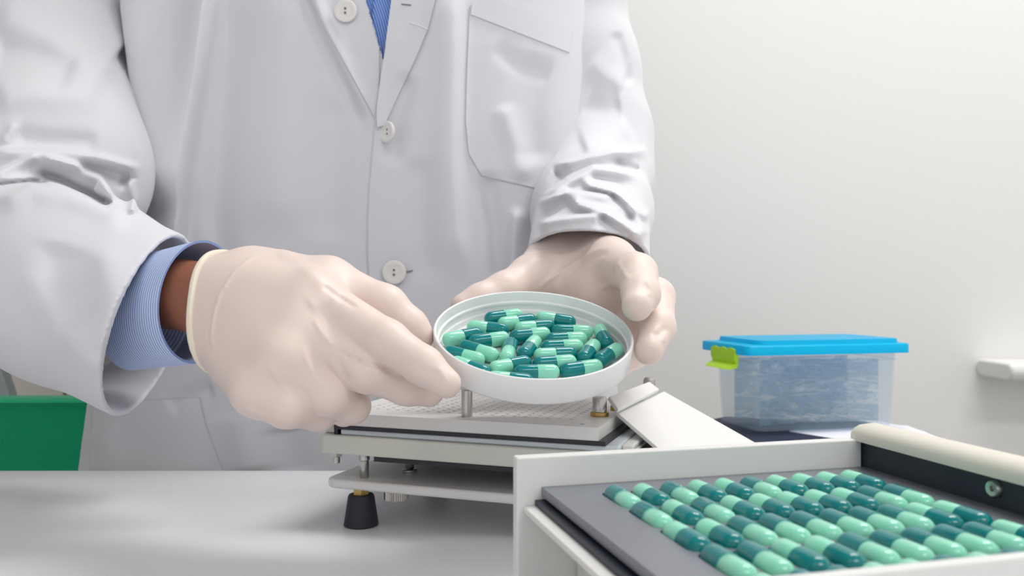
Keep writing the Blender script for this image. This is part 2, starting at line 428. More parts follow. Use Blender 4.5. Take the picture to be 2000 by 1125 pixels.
def relief(x, y, z):
    px = 1000+x/y*F; py = 562.5-(z-H)/y*F
    return folds(x, y, z, COAT_LINES)+placket_step(px, py)
def front_y(x, z):
    y = front_base(x, z); return y-relief(x, y, z)
def on_coat(px, py, off=0.0):
    """points of the coat front under given picture positions, lifted off by off"""
    px = np.atleast_1d(np.asarray(px, float)); py = np.atleast_1d(np.asarray(py, float)); D = np.full(len(px), .78)
    for k in range(12):
        D = front_y((px-1000)/F*D, H-(py-562.5)/F*D)
    D = D-off
    return np.stack([(px-1000)/F*D, D, H-(py-562.5)/F*D], 1)
nz, nt = 420, 620
zz = np.linspace(-.42, .61, nz)
th = np.concatenate([np.linspace(math.pi, 2*math.pi, nt-140, endpoint=False), np.linspace(0, math.pi, 140, endpoint=False)])
V = np.zeros((nz, nt, 3))
for i, z in enumerate(zz):
    xc, a, yf, yb = prof1(XC, z), prof1(AW, z), prof1(YF, z), prof1(YB, z); yc = yf*.47+yb*.53
    c, s = np.cos(th), np.sin(th)
    # even spacing in x over the front half
    cc = np.sign(c)*np.abs(c)**(2/NEXP); ss = np.sign(s)*np.abs(s)**(2/NEXP)
    fr = s < 0
    cc[fr] = np.linspace(-1, 1, fr.sum()); ss[fr] = -(1-np.abs(cc[fr])**NEXP)**(1/NEXP)
    V[i, :, 0] = xc+a*cc; V[i, :, 1] = yc+np.where(ss < 0, yc-yf, yb-yc)*ss; V[i, :, 2] = z+T
vf = V.reshape(-1, 3)
fm = np.tile(np.sin(th) < 0, nz)
rl = np.zeros(len(vf)); rl[fm] = relief(vf[fm, 0], vf[fm, 1], vf[fm, 2])
vf[:, 1] -= rl
ii, jj = np.meshgrid(np.arange(nz-1), np.arange(nt), indexing='ij'); j2 = (jj+1) % nt
q = np.stack([ii*nt+jj, ii*nt+j2, (ii+1)*nt+j2, (ii+1)*nt+jj], -1).reshape(-1, 4)
# the open neck: no cloth inside the V
ctr = vf[q].mean(1); cpx = 1000+ctr[:, 0]/ctr[:, 1]*F; cpy = 562.5-(ctr[:, 2]-H)/ctr[:, 1]*F
inV = (ctr[:, 1] < .9) & (cpy < 118) & (cpx > np.interp(cpy, [-400, -60, 0, 60, 125], [560, 690, 712, 730, 748])+2) & (cpx < np.interp(cpy, [-400, 0, 60, 125], [880, 762, 757, 748])+14)
q = q[~inV]
coat = pmesh('lab_coat', vf, q, M_coat)
def cmesh(name, v, f, m, **k): return pmesh(name, v, f, m, parent=coat, **k)
def sheet(name, left, right, m, off=.0022, thick=.0014, nu=40, nv=60, parent=None, bulge=None):
    """a piece of cloth lying on the coat between two edge lines"""
    left = np.array(left, float); right = np.array(right, float)
    def res(l, t):
        s = np.r_[0, np.cumsum(np.hypot(*np.diff(l, axis=0).T))]; s /= s[-1]
        return np.stack([np.interp(t, s, l[:, 0]), np.interp(t, s, l[:, 1])], 1)
    t = np.linspace(0, 1, nv); L, R = res(left, t), res(right, t); u = np.linspace(0, 1, nu)
    g = L[:, None]*(1-u[None, :, None])+R[:, None]*u[None, :, None]
    lift = np.full((nv, nu), off) if bulge is None else off+bulge(u[None, :], t[:, None])
    a = on_coat(g[..., 0].ravel(), g[..., 1].ravel(), 0); a[:, 1] -= lift.ravel()
    b = a.copy(); b[:, 1] += thick+.0008
    n = nv*nu; i, j = np.meshgrid(np.arange(nv-1), np.arange(nu-1), indexing='ij'); k = (i*nu+j).ravel()
    f1 = np.stack([k, k+nu, k+nu+1, k+1], 1); f2 = f1[:, ::-1]+n
    rim = [r for r in (np.arange(nu), np.arange(nu)+(nv-1)*nu, np.arange(nv)*nu, np.arange(nv)*nu+nu-1)]
    fr = [np.stack([r[:-1], r[1:], r[1:]+n, r[:-1]+n], 1) for r in rim]
    fr[1] = fr[1][:, ::-1]; fr[2] = fr[2][:, ::-1]
    return pmesh(name, np.concatenate([a, b]), np.concatenate([f1, f2]+fr), m, parent=parent or coat, sharp=50)
sheet('lapel', [(560,-90),(601,-10),(650,80),(700,170),(736,236)], [(668,-90),(706,-5),(727,50),(741,95),(741,236)], M_coat, .0020, .0012, 50, 80)
sheet('lapel', [(772,-90),(766,0),(752,105),(745,150),(737,215),(738,250)], [(884,-90),(851,-2),(836,58),(815,110),(782,180),(752,246)], M_coat, .0042, .0014, 50, 90)
pk = sheet('breast_pocket', [(945,-8),(918,12),(912,150),(910,240),(916,300),(941,343)], [(1119,56),(1117,66),(1098,200),(1084,290),(1076,335),(1062,371)], M_coat, .0016, .0010, 70, 90)
sheet('pocket_hem', [(946,-9),(922,8),(920,30)], [(1119.5,55),(1118,68),(1112,104)], M_coat, .0030, .0010, 60, 20)
sheet('hip_pocket', [(185,788),(180,850),(176,925)], [(390,776),(402,830),(438,925)], M_coat, .0032, .0022, 70, 40)
# stitched seam over the notch and the buttonhole
def strip(name, pts, m, r, off, parent=None):
    p = on_coat([a[0] for a in pts], [a[1] for a in pts], off)-OFF
    return MB().tube(p, r, 6).build(name, m, parent or coat)
strip('buttonhole', [(784,8),(793,9),(803,10)], M_thread, .0006, .0048)
strip('buttonhole', [(792,531),(800,530),(806,528)], M_thread, .0006, .0016)
strip('notch_seam', [(800,45),(818,50),(835,58)], M_coat, .0007, .0044)
strip('armhole_seam', [(1152,-20),(1146,60),(1138,110)], M_coat, .0008, .0004)
# buttons
def button(px, py, rad, tilt=(0, 0), off=.0055):
    c = on_coat([px], [py], off)[0]-OFF
    e = MB().lathe([(0, .0018), (rad*.30, .0017), (rad*.52, .0016), (rad*.62, .0019), (rad*.80, .0022), (rad*.94, .0019), (rad, .0010), (rad*.97, -.0006), (rad*.5, -.0012), (0, -.0012)], 40, (0, 0, 0), 'z').build('button', M_button, coat)
    e.location = c; e.rotation_euler = (math.pi/2+tilt[0], 0, tilt[1])
    for s in (-1, 1):
        hl = MB().lathe([(0, .0022), (rad*.10, .0021), (rad*.10, .0010), (0, .0010)], 10).build('thread_hole', M_thread, coat)
        hl.location = Vector(c)+Vector((0, 0, s*rad*.19)); hl.location.y -= .0005; hl.rotation_euler = (math.pi/2, 0, 0)
button(675, 22, .0104, off=.0052)
button(757, 258, .0098, (0, -.75), off=.006)
button(770, 532, .0108, off=.0035)

# --- sleeves
def sleeve(chain, fold_lines, lo, hi, ymid, h=.0016, inner=.06, k=.02, wall=.0038, cutn=None, cutp=None):
    """chain: list of (point, radius) from shoulder to cuff; open at the cuff"""
    pts = [np.asarray(p, np.float32) for p, r in chain]; rs = [r for p, r in chain]
    d = pts[-1]-pts[-2]; L = float(np.linalg.norm(d)); d = d/L
    a_in = pts[-1]-d*inner; r_in = rs[-1]+(rs[-2]-rs[-1])*inner/L
    beyond = pts[-1]+d*.05
    cn = d if cutn is None else np.asarray(cutn, np.float32)/np.float32(np.linalg.norm(cutn)); cp = pts[-1] if cutp is None else np.asarray(cutp, np.float32)
    def fn(p):
        s = None
        for i in range(len(pts)-1):
            c = cone(p, pts[i], pts[i+1] if i < len(pts)-2 else beyond, rs[i], rs[i+1] if i < len(pts)-2 else rs[i+1]+(rs[i+1]-rs[i])*.05/L)
            s = c if s is None else smin(s, c, k)
        m = np.abs(s) < .03; s0 = s.copy()
        if m.any() and fold_lines:
            q = p[m]; wgt = np.clip((ymid(q)-q[:, 1])/.03+.5, 0, 1)
            s[m] -= (folds(q[:, 0], q[:, 1], q[:, 2], fold_lines)*wgt).astype(np.float32)
        hollow = np.maximum(s0, s)+wall
        cut = (p-cp)@cn
        inn = np.maximum(hollow, -((p-a_in)@d))
        s = np.maximum(s, -inn)
        return np.maximum(s, cut)
    v, f = surface(fn, lo, hi, h)
    return relax(v, f, 2), f
RS = [(np.array([-.315,.90,T+.485]), .072), (P(66,-70,.845), .079), (P(88,140,.795), .079), (P(96,330,.715), .078), (P(-60,470,.66), .068), (P(140,560,.612), .067), (P(285,628,.585), .065)]
RL = [
    ([(-40,296),(60,293),(130,296),(200,308),(250,322),(285,330)], 0.0100, 20, 5),
    ([(70,303),(140,320),(195,343),(210,368),(222,402)], 0.0100, 16, 6),
    ([(150,320),(200,332),(245,342),(232,372)], -0.0100, 14, 10),
    ([(-20,340),(40,318),(80,300)], 0.0050, 14, 6),
    ([(-20,361),(60,354),(100,353)], -0.0050, 7, 5),
    ([(65,336),(120,353),(170,378),(218,404)], -0.0088, 5, 9),
    ([(200,385),(214,400)], -.0045, 9, 9),
    ([(-20,395),(60,366),(130,376),(215,408),(260,428)], 0.0050, 30, 7),
    ([(250,350),(262,390),(255,420)], 0.0050, 8, 8),
    ([(-20,20),(80,60),(170,110),(235,150)], 0.0063, 40, 40),
    ([(-20,100),(70,110),(150,150)], -0.0050, 35, 35),
    ([(225,100),(262,128),(292,165)], -0.0112, 18, 16),
    ([(-20,190),(80,180),(200,190)], 0.0050, 30, 35),
    ([(20,262),(90,275),(200,280)], -0.0050, 22, 18),
    ([(5,280),(30,240)], 0.0037, 10, 10),
    ([(120,470),(100,560),(150,650)], -0.0037, 40, 50),
    ([(200,470),(215,580),(205,700)], 0.0037, 30, 40),
    ([(40,520),(120,640),(200,740)], 0.0037, 30, 40),
]
def ysl(q): return np.interp(q[:, 2]-T, [-.02, .20, .30, .46], [.62, .70, .77, .84])
v, f = sleeve(RS, RL, (-.62, .44, T-.03), (-.18, .94, T+.60), ysl, cutn=(.96, .06, -.27), cutp=P(300, 628, .585))
cmesh('coat_sleeve', v, f, M_coat)
LS = [(np.array([.02,.905,T+.50]), .064), (P(1104,0,.915), .061), (P(1128,140,.905), .063), (P(1156,270,.885), .060), (P(1161,345,.86), .056), (P(1156,415,.77), .0515), (P(1149,500,.665), .048)]
LL = [
    ([(1080,324),(1150,306),(1200,296),(1268,292)], 0.0075, 13, 4),
    ([(1086,345),(1096,338)], -.0065, 12, 12),
    ([(1058,388),(1110,353),(1158,328),(1200,333),(1250,342)], 0.0088, 13, 5),
    ([(1198,312),(1225,325),(1250,336)], -.0050, 9, 9),
    ([(1135,350),(1150,362),(1200,375),(1215,386)], 0.0063, 5, 11),
    ([(1050,398),(1105,375),(1150,380),(1200,388)], 0.0075, 13, 5),
    ([(1105,378),(1130,400),(1180,415),(1220,440),(1265,474)], 0.0075, 7, 12),
    ([(1048,440),(1080,430),(1130,424),(1180,420)], 0.0063, 12, 6),
    ([(1206,376),(1235,405),(1268,428)], 0.0063, 7, 9),
    ([(1228,395),(1245,430),(1262,462)], 0.0050, 7, 7),
    ([(1150,120),(1190,150),(1225,160)], 0.0050, 20, 25),
    ([(1140,200),(1180,215),(1215,210)], -0.0050, 25, 25),
    ([(1200,60),(1215,110),(1225,170)], -0.0037, 12, 12),
    ([(1130,280),(1180,265),(1230,240)], 0.0050, 25, 25),
]
v, f = sleeve(LS, LL, (-.05, .58, T+.10), (.20, 1.02, T+.62), lambda q: np.full(len(q), .90), wall=.0036, inner=.05, cutn=(-.07, -.225, -.97), cutp=P(1130, 470, .615))
cmesh('coat_sleeve', v, f, M_coat)

# --- gloves: each a continuous hand with five fingers
def hand(palm, fingers, thumb, fold_lines, lo, hi, kp=.0085, kf=.0014, kin=.004, h=.00125, cut=None, ymid=None):
    def chain(p, c, k):
        s = None
        for (a, ra), (b, rb) in zip(c[:-1], c[1:]):
            d = cone(p, a, b, ra, rb); s = d if s is None else smin(s, d, k)
        return s
    def fn(p):
        pl = None
        for a, b, ra, rb in palm:
            d = cone(p, a, b, ra, rb); pl = d if pl is None else smin(pl, d, .014)
        tot = None
        for c in fingers:
            g = smin(pl, chain(p, c, kin), kp); tot = g if tot is None else smin(tot, g, kf)
        g = smin(pl, chain(p, thumb, kin+.003), kp+.006); tot = smin(tot, g, kf)
        m = np.abs(tot) < .012
        if m.any():
            q = p[m]; tot[m] -= folds(q[:, 0], q[:, 1], q[:, 2], fold_lines).astype(np.float32)
        if cut is not None: tot = np.maximum(tot, (p-cut[0].astype(np.float32))@cut[1].astype(np.float32))
        return tot
    v, f = surface(fn, lo, hi, h)
    return relax(v, f, 2, .4), f
# wearer's right hand (left in the picture): thumb behind, index on the lid's rim, other fingers folded under
Rw = P(428, 588, .530)                      # wrist
Rax = np.array([.88, -.36, -.09]); Rax /= np.linalg.norm(Rax)   # forearm direction
up = P(446, 490, .524)-P(415, 690, .531); up -= Rax*np.dot(up, Rax); up /= np.linalg.norm(up)
sd = np.cross(Rax, up)
Rc = Rw+Rax*.006                            # glove opening
MCP = [P(612,585,.492), P(592,640,.480), P(556,702,.468), P(508,758,.470)]
R_palm = [(Rc+up*.0105-Rax*.02, MCP[0], .0180, .0165), (Rc+up*.004-Rax*.02, MCP[1], .0190, .017), (Rc-up*.004-Rax*.02, MCP[2], .0190, .0165), (Rc-up*.0105-Rax*.02, MCP[3], .0180, .0155),
          (P(500,560,.53), P(590,690,.50), .018, .016)]
R_f = [
    [(MCP[0], .0150), (P(755,668,.468), .0122), (P(828,715,.456), .0103), (P(872,749,.451), .0080)],
    [(MCP[1], .0150), (P(715,722,.470), .0126), (P(795,753,.480), .0110), (P(838,766,.487), .0086)],
    [(MCP[2], .0150), (P(640,770,.470), .0120), (P(688,793,.486), .0100), (P(672,806,.498), .0085)],
    [(MCP[3], .0150), (P(560,793,.462), .0118), (P(622,806,.482), .0098), (P(615,800,.500), .0080)],
]
R_t = [(P(500,548,.535), .0205), (P(640,556,.520), .0165), (P(752,600,.508), .0125), (P(800,640,.505), .0105), (P(823,659,.503), .0076)]
R_lines = [
    ([(648,678),(690,700),(741,718),(790,742)], -.0022, 3, 5), ([(628,556),(660,580),(700,604)], -.0014, 4, 4),
    ([(612,618),(625,645),(650,676)], .0010, 3.6, 3.6), ([(588,671),(600,708),(622,744),(655,760)], .0010, 3.6, 3.6),
    ([(519,705),(545,745),(575,778)], .0010, 3.6, 3.6), ([(480,800),(520,815)], .0008, 4, 4),
    ([(521,493),(490,503),(455,532),(428,575),(416,620),(412,660),(418,692)], .0009, 2.6, 2.6),
    ([(540,480),(600,525),(640,566)], .001, 14, 14), ([(655,690),(672,730),(690,750)], -.0012, 7, 7),
    ([(852,715),(866,730),(872,750)], .0008, 4, 4), ([(735,722),(760,730),(785,728)], .0010, 4, 4),
    ([(600,600),(640,575),(665,585)], .0012, 18, 18),
]
v, f = hand(R_palm, R_f, R_t, R_lines, (-.225, .425, T+.055), (-.02, .60, T+.20), cut=(Rc, -(Rax+.30*up)))
gR = pmesh('glove', v, f, M_glove)
def bead(v, c, ax, u, s, r, parent, out=0.0, k_=0.0):
    """rolled edge following the glove's own opening"""
    d = v-c; sel = np.abs(d@(ax+k_*u)) < .0022; a = np.arctan2(d[sel]@s, d[sel]@u); rr = np.hypot(d[sel]@s, d[sel]@u)
    n = 60; R = np.zeros(n)
    for i in range(n):
        da = np.abs((a-2*math.pi*i/n+math.pi) % (2*math.pi)-math.pi); m = da < .12
        R[i] = np.percentile(rr[m], 92) if m.any() else 0
    for k in range(4): R = (np.roll(R, 1)+R*2+np.roll(R, -1))/4
    pts = [c+(u-k_*ax)*math.cos(2*math.pi*i/n)*(R[i]+out)+s*math.sin(2*math.pi*i/n)*(R[i]+out)-OFF for i in range(n)]
    MB().tube(pts, r, 10, True).build('rolled_cuff', M_bead, parent)
bead(v, Rc, Rax, up, sd, .0024, gR, -.0002, .30)
# shirt cuff and bare wrist of that arm
def cuff_tube(name, c0, c1, u, s, r0, r1, m, parent, thick=.0016, n=72, rows=14):
    v = []; uv = []
    for k, t in ((kk, kk/(rows-1)) for kk in range(rows)):
        for a in np.linspace(0, 2*math.pi, n, endpoint=False):
            ru, rs_ = r0[0]+(r1[0]-r0[0])*t, r0[1]+(r1[1]-r0[1])*t
            v.append(c0+(c1-c0)*t+u*math.cos(a)*ru+s*math.sin(a)*rs_); uv.append((a/6.283, t*np.linalg.norm(c1-c0)))
    nv = len(v)
    for k in range(rows):
        for j, a in enumerate(np.linspace(0, 2*math.pi, n, endpoint=False)):
            o = v[k*n+j]; cc = c0+(c1-c0)*(k/(rows-1)); d = o-cc; v.append(o-d/np.linalg.norm(d)*thick); uv.append(uv[k*n+j])
    f = []
    for k in range(rows-1):
        for j in range(n):
            l = (j+1) % n; f.append((k*n+j, k*n+l, k*n+n+l, k*n+n+j)); f.append((nv+k*n+n+j, nv+k*n+n+l, nv+k*n+l, nv+k*n+j))
    for j in range(n):
        l = (j+1) % n; e = (rows-1)*n
        f.append((e+j, e+l, nv+e+l, nv+e+j)); f.append((l, j, nv+j, nv+l))
    return pmesh(name, v, np.array(f), m, parent=parent, sharp=60, uv=uv)

# --- body (skin): torso, neck, head, arms down to the wrists
Lw = P(1128, 505, .655)
Lax = np.array([.03, -.95, -.30]); Lax /= np.linalg.norm(Lax)
body_c = [(-.14, .90, T-.1), (-.14, .90, T+.45)]
def body_fn(p):
    q = p.copy(); q[:, 1] = .90+(p[:, 1]-.90)*1.9; c1 = cone(q, (-.15, .90, T-.02), (-.15, .90, T+.36), .15, .15)/1.5
    s = smin(c1, cone(p, (-.25, .91, T+.50), (-.04, .91, T+.50), .045, .045), .04)
    s = smin(s, cone(p, (-.14, .885, T+.5), (-.14, .865, T+.68), .058, .054), .03)
    ph = p+np.array([0, 0, .06], np.float32)
    hd = ellip(ph, (-.14, .845, T+.80), (.075, .095, .115)); hd = smin(hd, cone(ph, (-.14, .80, T+.735), (-.14, .81, T+.77), .04, .05), .03)
    hd = smin(hd, cone(ph, (-.14, .755, T+.80), (-.14, .737, T+.772), .008, .012), .012)
    for sx in (-1, 1):
        hd = smin(hd, ellip(ph, (-.14+sx*.078, .855, T+.79), (.010, .020, .032)), .006)
        hd = np.maximum(hd, -ellip(ph, (-.14+sx*.031, .752, T+.808), (.016, .010, .009)))
        hd = np.minimum(hd, ellip(ph, (-.14+sx*.031, .765, T+.807), (.013, .012, .011)))
    hd = smin(hd, cone(ph, (-.158, .757, T+.742), (-.122, .757, T+.742), .006, .006), .006)
    s = smin(s, hd, .015)
    Rel = np.asarray(P(-50, 515, .69)); Lel = P(1155, 340, .865)
    ra = smin(smin(cone(p, (-.24, .91, T+.47), P(66, -40, .85), .04, .038), cone(p, P(66, -40, .85), P(85, 240, .76), .038, .036), .02), smin(cone(p, P(85, 240, .76), Rel, .036, .036), cone(p, Rel, Rc+Rax*.01, .032, .0225), .02), .02)
    la = smin(cone(p, (.0, .91, T+.48), Lel, .04, .038), cone(p, Lel, Lw, .038, .022), .02)
    return smin(smin(s, ra, .02), la, .02)
v, f = surface(body_fn, (-.62, .48, T-.25), (.16, 1.06, T+.95), .0065)
pmesh('body', relax(v, f, 2), f, M_skin)
# wrist as seen between glove and cuff (part of the same arm, its section flattened like a wrist)
# hair
def hair_fn(p):
    p = p+np.array([0, 0, .06], np.float32)
    s = ellip(p, (-.14, .86, T+.825), (.085, .098, .112))
    return np.maximum(s, .845-p[:, 1]-(p[:, 2]-T-.80)*.55)
v, f = surface(hair_fn, (-.26, .72, T+.62), (-.02, 1.0, T+.96), .006)
pmesh('hair', relax(v, f, 1), f, M_hair)
# trousers and shoes
def leg_fn(p):
    s = None
    for sx in (-.10, .10):
        d = smin(cone(p, (-.15+sx, .91, T-.05), (-.14+sx, .91, .45), .095, .07), cone(p, (-.14+sx, .91, .45), (-.14+sx, .92, .07), .07, .058), .02)
        d = np.maximum(d, .035-p[:, 2]); s = d if s is None else smin(s, d, .02)
    return s
v, f = surface(leg_fn, (-.42, .74, .0), (.12, 1.1, T+.06), .008)
pmesh('trousers', relax(v, f, 1), f, M_dark)
for sx in (-.10, .10):
    c = np.array([-.14+sx, .86, 0])
    v, f = surface(lambda p: np.maximum(smin(ellip(p, c+[0, 0, .03], (.05, .14, .045)), ellip(p, c+[0, .08, .05], (.045, .055, .06)), .02), .001-p[:, 2]), c-[.08, .18, .02], c+[.08, .18, .13], .006)
    pmesh('shoe', relax(v, f, 1), f, M_leather)
# shirt: front seen in the V of the coat, and the cuffs
px, py = np.meshgrid(np.linspace(640, 850, 80), np.linspace(-140, 190, 60)); D = on_coat(px.ravel(), py.ravel(), 0)
D[:, 1] += .0075
px1 = px.ravel(); D[:, 1] += np.where(px1 < np.interp(py.ravel(), [-140, 0, 50, 190], [735, 726, 722, 715]), .003, 0)
i, j = np.meshgrid(np.arange(59), np.arange(79), indexing='ij'); k = (i*80+j).ravel()
shirt = pmesh('shirt', D, np.stack([k, k+80, k+81, k+1], 1), M_shirt, uv=np.stack([D[:, 0]+.02*np.sin(D[:, 2]*20), D[:, 2]], 1))
so = shirt.modifiers.new('thick', 'SOLIDIFY'); so.thickness = .0012; so.offset = 1
e0 = P(392, 590, .552)
u2 = up; s2 = sd
cuff_tube('shirt_cuff', e0-Rax*.060+np.array([0, .012, -.014]), e0, u2, s2, (.040, .035), (.0405, .037), M_cuff, shirt)
cuff_tube('shirt_sleeve', e0-Rax*.072+np.array([0, .012, -.012]), e0-Rax*.044+np.array([0, .009, -.010]), u2, s2, (.022, .020), (.0385, .0340), M_cuff, shirt)
# left glove (right in the picture)
Lc = P(1118, 492, .655)
LM = [P(1194,512,.588), P(1226,548,.600), P(1232,590,.605), P(1225,630,.605)]
Lb = Lw-Lax*.045
L_palm = [(Lb+np.array([.012,0,-.004]), Lw+np.array([.010,0,.003]), .0215, .0225), (Lb-np.array([.004,0,.004]), Lw+np.array([-.007,0,.001]), .0215, .0220), (Lw+np.array([.010, .03, .010]), LM[0], .022, .0165), (Lw+np.array([.008, .03, .002]), LM[1], .022, .016), (Lw+np.array([0, .03, -.008]), LM[2], .022, .016), (Lw+np.array([-.004, .03, -.018]), LM[3], .021, .015),
          (P(1090,520,.64), P(1170,570,.59), .022, .016), (P(1090,525,.64), P(1190,640,.60), .02, .015)]
L_f = [
    [(LM[0], .0150), (P(1243,535,.535), .0130), (P(1252,575,.508), .0112), (P(1244,598,.494), .0090)],
    [(LM[1], .0150), (P(1280,580,.545), .0122), (P(1284,640,.517), .0108), (P(1267,684,.498), .0088)],
    [(LM[2], .0140), (P(1258,640,.575), .0112), (P(1232,688,.552), .0098), (P(1200,702,.538), .0080)],
    [(LM[3], .0135), (P(1235,690,.575), .0105), (P(1200,715,.560), .0092), (P(1165,722,.545), .0076)],
]
L_t = [(P(1085,525,.645), .0200), (P(1040,543,.612), .0165), (P(985,570,.588), .0128), (P(940,588,.578), .0112), (P(905,599,.572), .0090)]
L_lines = [
    ([(1190,478),(1150,495),(1100,527),(1046,566)], .0011, 3.4, 3.4), ([(1190,492),(1150,508),(1105,538)], -.0010, 5, 5),
    ([(1212,508),(1203,522),(1206,545)], .0008, 3, 3), ([(1206,512),(1216,530),(1228,545)], .0008, 3, 3),
    ([(1170,565),(1205,548)], .0010, 3.5, 3.5), ([(1264,545),(1272,562),(1270,580)], .001, 4, 4),
    ([(1300,640),(1285,655),(1275,652)], -.0014, 4, 5), ([(1298,650),(1298,668)], .0012, 4, 4),
    ([(1020,495),(1055,490)], .0006, 3, 3), ([(1180,500),(1165,520)], .0007, 4, 4), ([(1190,505),(1172,530)], .0007, 4, 4),
]
v, f = hand(L_palm, L_f, L_t, L_lines, (-.08, .455, T+.045), (.145, .735, T+.235))
gL = pmesh('glove', v, f, M_glove)

# ------------------------------------------------------------------ white lid held in the hands
DC = P(1042, 645, .500); RAD = .0592; HT = .0178
dish = tag(empty('jar_lid', DC), 'shallow white round plastic lid full of capsules held in gloved hands', 'lid')
nrm = Vector((.045, -math.sin(math.radians(23)), math.cos(math.radians(23)))).normalized()
dish.rotation_mode = 'QUATERNION'; dish.rotation_quaternion = Vector((0, 0, 1)).rotation_difference(nrm)
FL = -HT+.0022
prof = [(0, -HT), (RAD-.006, -HT), (RAD-.0025, -HT+.001), (RAD-.0008, -HT+.003), (RAD, -.0016), (RAD-.0003, -.0004), (RAD-.0010, 0), (RAD-.0017, -.0004), (RAD-.0020, -.0018),
        (RAD-.0024, -.0060), (RAD-.0034, -.0068), (RAD-.0034, -.0080), (RAD-.0025, -.0088), (RAD-.0027, -.0120), (RAD-.0038, -.0128), (RAD-.0040, -.0140), (RAD-.0048, FL), (0, FL)]
MB().lathe(prof, 120, (0, 0, 0), 'z').build('lid_shell', M_dish, dish, True, 40)

# ------------------------------------------------------------------ capsules
CL, CR = .0265, .00472
def cap_prof(r, x_open, x_tip):
    s = 1 if x_tip > x_open else -1; pr = [(0, x_open), (r*.97, x_open), (r, x_open+s*.0002), (r, x_tip-s*r*.95)]
    for i in range(1, 7):
        a = math.pi/2*i/6; pr.append((r*math.cos(a), x_tip-s*r*.95+s*r*.95*math.sin(a)))
    pr[-1] = (0, x_tip)
    return pr if s > 0 else pr[::-1]
_c = MB().lathe(cap_prof(CR, -.0002, CL/2), 24, (0, 0, 0), 'x'); cap_me = _c.build('capsule_cap', M_teal, None).data
_b = MB().lathe(cap_prof(CR*.955, .0022, -CL/2), 24, (0, 0, 0), 'x'); body_me = _b.build('capsule_body', M_mint, None).data
for n_ in ('capsule_cap', 'capsule_body'): bpy.data.objects.remove(bpy.data.objects[n_])
def fixn(me):
    import bmesh
    b = bmesh.new(); b.from_mesh(me); bmesh.ops.recalc_face_normals(b, faces=b.faces); b.to_mesh(me); b.free()
fixn(cap_me); fixn(body_me)
def capsule(loc, axis, label, group):
    """axis points to the teal end"""
    e = empty('capsule', loc); e.rotation_mode = 'QUATERNION'
    e.rotation_quaternion = Vector((1, 0, 0)).rotation_difference(Vector(axis))
    for nm, me in (('capsule_cap', cap_me), ('capsule_body', body_me)):
        o = bpy.data.objects.new(nm, me); COL.objects.link(o); o.parent = e
    tag(e, label, 'capsule', group)
    return e
# positions in the lid: (teal end, mint end) as seen, in a 4.5x enlargement from (840, 550)
LID = [
    (530,385,865,335,'topmost capsule left of centre in the white lid, teal end left'),
    (1230,380,915,330,'topmost capsule right of centre in the white lid, teal end right'),
    (970,375,625,420,'capsule just below the topmost left one in the lid, teal end right'),
    (1150,410,800,440,'capsule in the upper middle of the lid just under the topmost right one'),
    (660,465,335,430,'upper left capsule in the lid, mint end against the left wall side'),
    (480,490,135,560,'leftmost capsule in the lid, mint end touching the left wall'),
    (335,570,685,520,'left of centre capsule in the lid, teal end left, under the upper left one'),
    (695,510,1055,470,'central capsule in the lid, teal end left, tilted up to the right'),
    (1075,455,1440,460,'uppermost of the four level capsules stacked right of centre in the lid'),
    (1005,520,1380,500,'second from top of the four level capsules right of centre in the lid'),
    (945,580,1335,560,'third from top of the four level capsules right of centre in the lid'),
    (1305,620,930,640,'level capsule right of centre in the lid with its teal end right'),
    (905,700,1275,670,'lower middle capsule in the lid, teal end left, above the front pair'),
    (1095,745,1465,690,'front right capsule in the lid lying along the front rim'),
    (695,785,1085,775,'front middle capsule in the lid, level, teal end left'),
    (870,700,505,770,'front left of centre capsule in the lid, teal end up to the right'),
    (345,610,630,690,'left capsule in the lid sloping down right, mint end toward the centre'),
    (150,640,450,710,'capsule at the left front wall of the lid, teal end at the wall'),
    (735,540,690,690,'steep capsule at the centre left of the lid, teal end at the top'),
    (820,650,930,520,'steep capsule in the centre of the lid, teal end toward the viewer'),
    (1340,650,1440,520,'steep capsule right of the four level ones in the lid, teal end low'),
    (1560,560,1480,400,'uppermost capsule at the right wall of the lid, mint end up'),
    (1490,660,1670,540,'capsule at the right front wall of the lid, mint end on the wall'),
    (470,790,215,700,'capsule half hidden behind the left front rim of the lid, mint end left'),
    (690,812,560,800,'capsule mostly hidden behind the front rim of the lid'),
]
Md = Matrix.Translation(Vector(DC)) @ dish.rotation_quaternion.to_matrix().to_4x4(); Mi = Md.inverted()
ez = FL+CR
def on_floor(zx, zy):
    px_, py_ = 840+zx/4.5, 550+zy/4.5
    o = Mi @ Vector((0, 0, H)); d = (Mi @ Vector(P(px_, py_, 1.0)))-o
    t = (ez-o.z)/d.z; p = o+d*t
    return np.array([p.x, p.y])
cen = []; dirs = []
for a, b, c, d, l in LID:
    A, B_ = on_floor(a, b), on_floor(c, d); m = (A+B_)/2; dd = A-B_; dd /= np.linalg.norm(dd)
    cen.append([m[0], m[1], ez]); dirs.append([dd[0], dd[1], 0])
cen = np.array(cen); dirs = np.array(dirs); nC = len(cen)
ts = np.linspace(-(CL/2-CR), CL/2-CR, 6)
own = np.repeat(np.arange(nC), 6)
